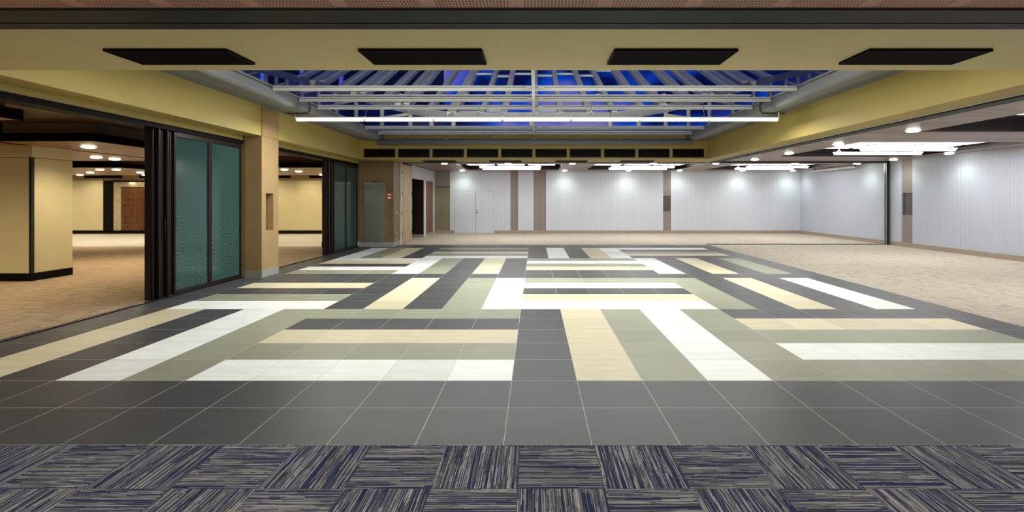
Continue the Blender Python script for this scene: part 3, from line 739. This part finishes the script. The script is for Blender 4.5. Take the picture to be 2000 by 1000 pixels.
# ------------------------------------------------------------------ downlights
def downlight(lens_mat, energy, col, label, group, loc, spot=2.5):
    t = empty('downlight', loc, label, 'downlight', group)
    b = bmesh.new(); n = 24
    for r0, r1, z0, z1 in ((.14, .132, 0, -.010), (.132, .122, -.010, -.010)):
        A = [b.verts.new((r0*math.cos(2*math.pi*i/n), r0*math.sin(2*math.pi*i/n), z0)) for i in range(n)]
        B = [b.verts.new((r1*math.cos(2*math.pi*i/n), r1*math.sin(2*math.pi*i/n), z1)) for i in range(n)]
        for i in range(n): b.faces.new((A[i], A[(i+1) % n], B[(i+1) % n], B[i]))
    obj('trim_ring', b, M['whiteplastic'], t)
    b = bmesh.new(); rings = [[b.verts.new((rr*math.cos(2*math.pi*i/n), rr*math.sin(2*math.pi*i/n), zz)) for i in range(n)] for rr, zz in ((.122, -.010), (.116, -.024), (.09, -.036), (.05, -.042))]
    for A, B in zip(rings, rings[1:]):
        for i in range(n): b.faces.new((A[i], A[(i+1) % n], B[(i+1) % n], B[i]))
    b.faces.new(rings[-1]); obj('lens', b, lens_mat, t)
    ld = bpy.data.lights.new('bulb', 'SPOT'); ld.energy = energy; ld.color = col; ld.spot_size = spot; ld.spot_blend = .85; ld.shadow_soft_size = .06
    lo = bpy.data.objects.new('bulb', ld); lo.location = (0, 0, -.06); link(lo, t)
    return t
LR = []
for x in (-3.52, -1.04, 1.45, 4.6, 7.02, 10.1, 12.5): LR.append((x, 19.35, 'just behind far bulkhead'))
for x in (-3.5, 1.43, 4.5, 6.96, 10.0, 12.43): LR.append((x, 24.0, 'close to far grey wall'))
for y in (17.45, 15.1, 12.65, 10.15, 7.6): LR.append((7.7, y, 'beside right yellow fascia'))
for y in (17.45, 15.1, 12.6, 10.1, 7.6): LR.append((12.55, y, 'along right grey wall'))
cnt = {}; tot = {}
for r in LR: tot[r[2]] = tot.get(r[2], 0)+1
ON = ['first', 'second', 'third', 'fourth', 'fifth', 'sixth', 'seventh']
src = None
for x, y, w in LR:
    k = cnt.get(w, 0); cnt[w] = k+1
    side = 'from the left' if 'far' in w else 'from the far end'
    lb = 'round downlight, %s %s %s' % (ON[k], side, w)
    if src is None: src = downlight(M['lens'], 42, (.86, 1.0, .90), lb, 'cool downlights of the hall', (x, y, ZC))
    else: copy_thing(src, (x, y, ZC), lb)
LL = [(-9.25, 10.33), (-9.27, 12.1), (-11.3, 12.84), (-11.3, 13.4), (-15.8, 18.1), (-15.2, 18.1), (-17.8, 19.95), (-18.4, 19.5), (-15.8, 19.95), (-15.3, 19.95), (-9.1, 18.1), (-9.15, 19.3), (-9.2, 14.2), (-13.5, 10.6), (-16, 12.0), (-11.6, 21.5), (-9.3, 21.8), (-17.2, 22.0), (-20, 21.9), (-22.5, 21.9), (-22, 19.0), (-8.6, 6.1), (-10.3, 6.1)]  # entries from the raft rear onward are extras added to light the room
LLn = ['on the raft right beside the cream column', 'on the raft at the edge of the folded stack', 'behind the cream column, left of the close pair', 'behind the cream column, right of the close pair', 'on the far raft, upper row left one', 'on the far raft, upper row right one', 'on the far raft, second from the left in the lower row', 'on the far raft, first from the left in the lower row', 'on the far raft, third in the lower row', 'on the far raft, last in the lower row before the folded stack', 'seen through the far opening, left one', 'seen through the far opening, right one', 'added for fill at the rear of the raft beside the cream column', 'added for fill left of the cream column front', 'added for fill left of the cream column rear', 'added for fill before the cream wall beyond the far opening, left', 'added for fill before the cream wall beyond the far opening, right', 'added for fill before the cream wall right of the carved door', 'added for fill before the carved door', 'added for fill before the cream wall left of the carved door', 'added for fill over the pale floor left of the carved door', 'added for fill on the corner raft, right one', 'added for fill on the corner raft, left one']
src2 = None
for (x, y), w in zip(LL, LLn):
    lb = 'warm downlight ' + w
    if src2 is None: src2 = downlight(M['lenswarm'], 120, (1.0, .84, .58), lb, 'warm downlights of the left room', (x, y, 2.768), 2.6)
    else: copy_thing(src2, (x, y, 2.768), lb)

copy_thing(src2, (-11.3, 7.7, 3.12), 'added warm downlight before the cream column front, left one'); copy_thing(src2, (-9.7, 7.5, 3.12), 'added warm downlight before the cream column front, right one')  # unseen downlights added to light the front face of the column
for k in range(8): copy_thing(src2, (-23.5+2.1*k, 23.35, 3.12), 'added warm downlight grazing the cream wall, %s from the left' % (ON+['eighth'])[k])  # hidden row added to wash the cream wall with light
# ------------------------------------------------------------------ coffer lights
def coffer_light(loc, label):
    t = empty('coffer_light', loc, label, 'ceiling light', 'fluorescent coffer lights')
    for i in range(3):
        for j in range(2):
            x = -1.94+i*1.34; y = -1.05+j*1.05
            p = bbox('luminous_panel', (x, x+1.18, y, y+.88, .12, .14), M['panelglow'], t)
            lamp('lamp', (x+.59, y+.44, .118), 1.16, .86, 13, (1.0, .96, .95), t)
    for y, dx in ((-.55, .0), (.65, 0.0)):
        h = bbox('tube_housing', (-1.30+dx, 1.30+dx, y-.06, y+.06, -.045, -.005), M['whiteplastic'], t, .005)
        for k in range(2):
            for q in (-.035, .035):
                b = bmesh.new(); cyl(b, (-1.27+dx+k*1.28, y+q, -.065), (-.02+dx+k*1.28, y+q, -.065), .022, 10); obj('tube', b, M['tube2'], h)
        for x in (-1.15, 0, 1.15):
            b = bmesh.new(); cyl(b, (x+dx, y, .12), (x+dx, y, .03), .012, 6); cyl(b, (x+dx, y, .05), (x+dx+.07, y, -.005), .012, 6); cyl(b, (x+dx, y, .05), (x+dx-.07, y, -.005), .012, 6); obj('hanger', b, M['whiteplastic'], h)
    return t
cl = None
for (a, c, d, e), w in zip(COF_BACK+COF_RIGHT, ('left one of far row', 'middle one of far row', 'right one of far row', 'right ceiling, before the metal post', 'nearest, cut by right photo edge')):
    loc = ((a+c)/2, (d+e)/2-.2, ZC)
    lb = 'fluorescent light cluster in dark recess, ' + w
    if cl is None: cl = coffer_light(loc, lb)
    else: copy_thing(cl, loc, lb)

# ------------------------------------------------------------------ lights without their own thing: world
W = bpy.data.worlds.new('dusk'); S.world = W; W.use_nodes = True; nt = W.node_tree; bg = nt.nodes['Background']
tc = nt.nodes.new('ShaderNodeTexCoord'); sp = nt.nodes.new('ShaderNodeSeparateXYZ'); nt.links.new(tc.outputs['Generated'], sp.inputs[0])
vo = nt.nodes.new('ShaderNodeTexNoise'); vo.inputs['Scale'].default_value = 5.0; vo.inputs['Detail'].default_value = 3; nt.links.new(tc.outputs['Generated'], vo.inputs['Vector'])
rp = nt.nodes.new('ShaderNodeValToRGB'); cr = rp.color_ramp
cr.elements[0].position = .36; cr.elements[0].color = (.002, .003, .02, 1)
cr.elements[1].position = .63; cr.elements[1].color = (.42, .36, .85, 1)
e = cr.elements.new(.47); e.color = (.004, .012, .12, 1)
e = cr.elements.new(.54); e.color = (.008, .12, 1.0, 1)
nt.links.new(vo.outputs[0], rp.inputs[0]); nt.links.new(rp.outputs[0], bg.inputs[0]); bg.inputs[1].default_value = .42

# ------------------------------------------------------------------ camera
cd = bpy.data.cameras.new('camera'); cam = bpy.data.objects.new('camera', cd); link(cam)
cam.location = (0, 0, H); cam.rotation_euler = (math.pi/2, 0, 0)
cd.sensor_width = 36; cd.lens = 36*F/2000
cd.shift_x = (1000-VX)/2000; cd.shift_y = (HY-500)/2000
cd.clip_end = 200
S.camera = cam
S.view_settings.view_transform = 'Standard'; S.view_settings.look = 'None'; S.view_settings.gamma = 1; S.view_settings.use_curve_mapping = False
S.view_settings.exposure = 0.35
S.cycles.max_bounces = 8; S.cycles.diffuse_bounces = 5; S.cycles.transparent_max_bounces = 12
